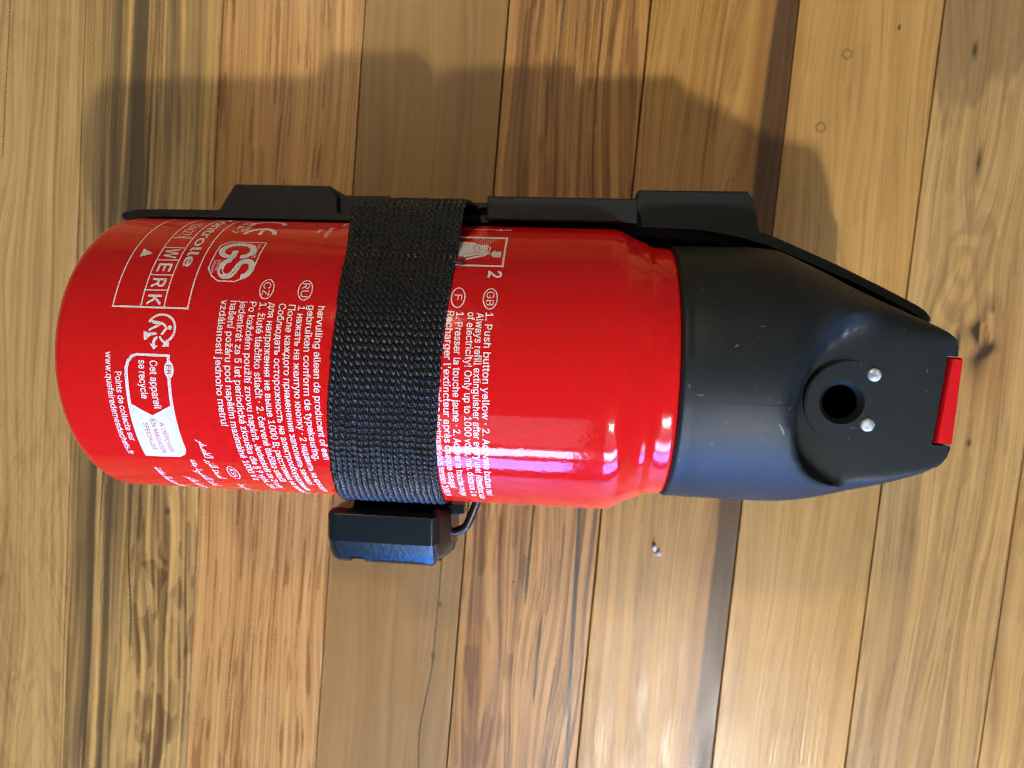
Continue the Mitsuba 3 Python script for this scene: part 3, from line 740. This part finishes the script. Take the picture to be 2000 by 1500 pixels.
# each float of the weave is a slanted grain; neighbouring columns are offset, some irregularly
col = np.floor(CC * COLS)
rnd = np.sin(col * 12.9898) * 43758.5453
rnd = rnd - np.floor(rnd)
wob = (meshkit.noise(np.stack([CC * 9, LL * .25, CC * 0], -1), 4) - .5) * .55 + (rnd - .5) * .25
x = CC * COLS + (meshkit.noise(np.stack([LL * .9, CC * 6, CC * 0 + 3], -1), 2) - .5) * .22 - np.floor(CC * COLS)
y = LL / PERIOD + wob * .45 + .12 * (col % 2)
slant = (x - .5) * .34
yy = (y + slant) % 1.0
cellr = meshkit.noise(np.stack([col * 1.7, np.floor(y + slant) * 1.3, col * 0], -1), 11)
bump = np.clip(1 - .62 * (np.abs(x - .5) / .5) ** 2.6, 0, 1) * np.clip(1 - (np.abs(yy - .5) / .5) ** 2.0, 0, 1) ** .85
edge = np.clip(np.minimum(CC, 1 - CC) / .025, 0, 1) ** .5
hgt = (-.70 + bump * (.78 + .26 * cellr)) + edge * .55 - .45
uu = uL[None] * (1 - CC) + uR[None] * CC
uu += (meshkit.noise(np.stack([LL * 1.1, CC * 0, CC * 0 + np.round(CC)], -1), 8) - .5) * .35 * (np.abs(CC - .5) > .47)
gv = np.stack([uu, pv_[None] + nv[None] * hgt, pw_[None] + nw[None] * hgt], -1)
gv[:, :, 1] -= (nv * 0.0)[None]
ii, jj = np.meshgrid(np.arange(NC - 1), np.arange(NR - 1), indexing='ij')
q0 = ii * NR + jj
gf = np.stack([q0, q0 + NR, q0 + NR + 1, q0 + 1], -1).reshape(-1, 4)
# under side, so that the webbing has thickness
back = np.stack([uL[None] * (1 - np.array([[0.], [1.]])) + uR[None] * np.array([[0.], [1.]]), np.repeat((pv_ - nv * 1.1)[None], 2, 0), np.repeat((pw_ - nw * 1.1)[None], 2, 0)], -1)
o = NC * NR
allv = np.vstack([gv.reshape(-1, 3), back.reshape(-1, 3)])
j = np.arange(NR - 1)
b0, b1, t1 = o + j, o + NR + j, (NC - 1) * NR + j
gf = np.vstack([gf, np.stack([b0, b0 + 1, b1 + 1, b1], -1), np.stack([j, j + 1, b0 + 1, b0], -1), np.stack([t1, b1, b1 + 1, t1 + 1], -1)])
add(S_ + '__webbing', (allv, gf), 'webbing_mat', smooth=60, label='black webbing with a coarse weave')
# frayed thread end at the right edge
tuft = []
for k in range(9):
    a = rng.normal(0, .35, 3)
    e = np.array([-19.6, 29.7, 32.6]) + rng.normal(0, .45, 3)
    tuft.append(tube(bez([(-23.4, 28.4, 33.2), (-21.6 + a[0] * .3, 29.0 + a[1] * .3, 33.3 + a[2] * .2), tuple(e)], 5), .22, 5))
add(S_ + '__loose_thread', join(tuft), 'webbing_mat', smooth=True)
# buckle
bsec = Polygon([(-46.4, -8), (-45.6, 9.0), (-47.0, 10.9), (-55.8, 10.2), (-59.5, 8.25), (-62.8, 6.2), (-63.9, 4.6), (-64.0, -.5), (-62.4, -6.5), (-58, -9)])
bsec = bsec.buffer(-.6).buffer(.6, quad_segs=5)
b_mid = extr(bsec, -60.6, -31.2, 'u')
b_end = m3.Manifold.batch_hull([extr(bsec.buffer(-g_), u_, -30.4, 'u') for g_, u_ in ((.25, -61.8), (.8, -62.9), (1.7, -63.6), (3.0, -64.0))])
cheek = Polygon([(-45.0, -10), (-44.6, 7.6), (-47.0, 10.0), (-55.6, 9.4), (-60.8, 5.2), (-64.0, -1), (-62.6, -9), (-57, -13)])
b_ch = m3.Manifold.batch_hull([extr(cheek, -30.6, -29.8, 'u'), extr(cheek.buffer(-1.0), -30.6, -28.4, 'u')])
hollow = extr(Polygon([(-66, 2.0), (-61.6, 2.0), (-61.6, 9), (-66, 9)]), -57.5, -52.8, 'u') + extr(Polygon([(-66, 5.4), (-62.3, 6.0), (-62.3, 9), (-66, 9)]), -50.5, -33.5, 'u')
body_b = m3.Manifold.batch_hull([b_mid, b_end]) - hollow
BK = add(S_ + '__buckle', body_b, 'buckle_mat', smooth=22, label='glossy black plastic buckle')
add(BK + '__cheek', m3.Manifold.batch_hull([b_ch, extr(cheek.buffer(-2.5), -26.4, -25.8, 'u').translate([0, .5, -4])]), 'wire_mat', smooth=25)
cv, cf = tube([(-62.9, -47, 5), (-62.9, -59, 4)], 1.2, 8)
# wire hook
add(S_ + '__wire_hook', tube(bez([(-17.0, -40.5, 2), (-18.6, -45.0, 1), (-20.6, -50.2, 0), (-22.0, -52.4, -.4), (-24.6, -53.9, -1), (-27.5, -54.2, -1)], 8), 1.4, 12), 'wire_mat', smooth=True)
add(BK + '__lug', bevel_prism(Polygon([(-29.5, -44.6), (-22.2, -44.4), (-22.0, -47.4), (-29.5, -48.6)]), -3, 2, .5), 'buckle_mat', smooth=25)

# ------------------------------------------------------------------ crumb on the floor
ic = trimesh.creation.icosphere(subdivisions=4)
p1 = ic.vertices * np.array([.75, 1.35, .6]) + np.array([-.55, 1.5, .6])
p2 = ic.vertices * np.array([1.2, .85, .6]) + np.array([.75, -.75, .65])
vv = np.vstack([p1, p2])
vv = vv + (meshkit.fbm(vv * 1.4, 3, 5)[:, None] - .5) * .9 * np.sign(vv)
vv[:, 2] = np.maximum(vv[:, 2], -.3)
ff = np.vstack([ic.faces, ic.faces + len(ic.vertices)])
v = vv * MM * 1.0 + np.array([.0453, -.0868, 0])
scene['crumb'] = mikit.ply(trimesh.Trimesh(v, ff, process=False), 'lint_mat', smooth=True)
labels['crumb'] = {'label': 'tiny pale grey crumb of lint on the wood floor below the red neck', 'category': 'crumb'}
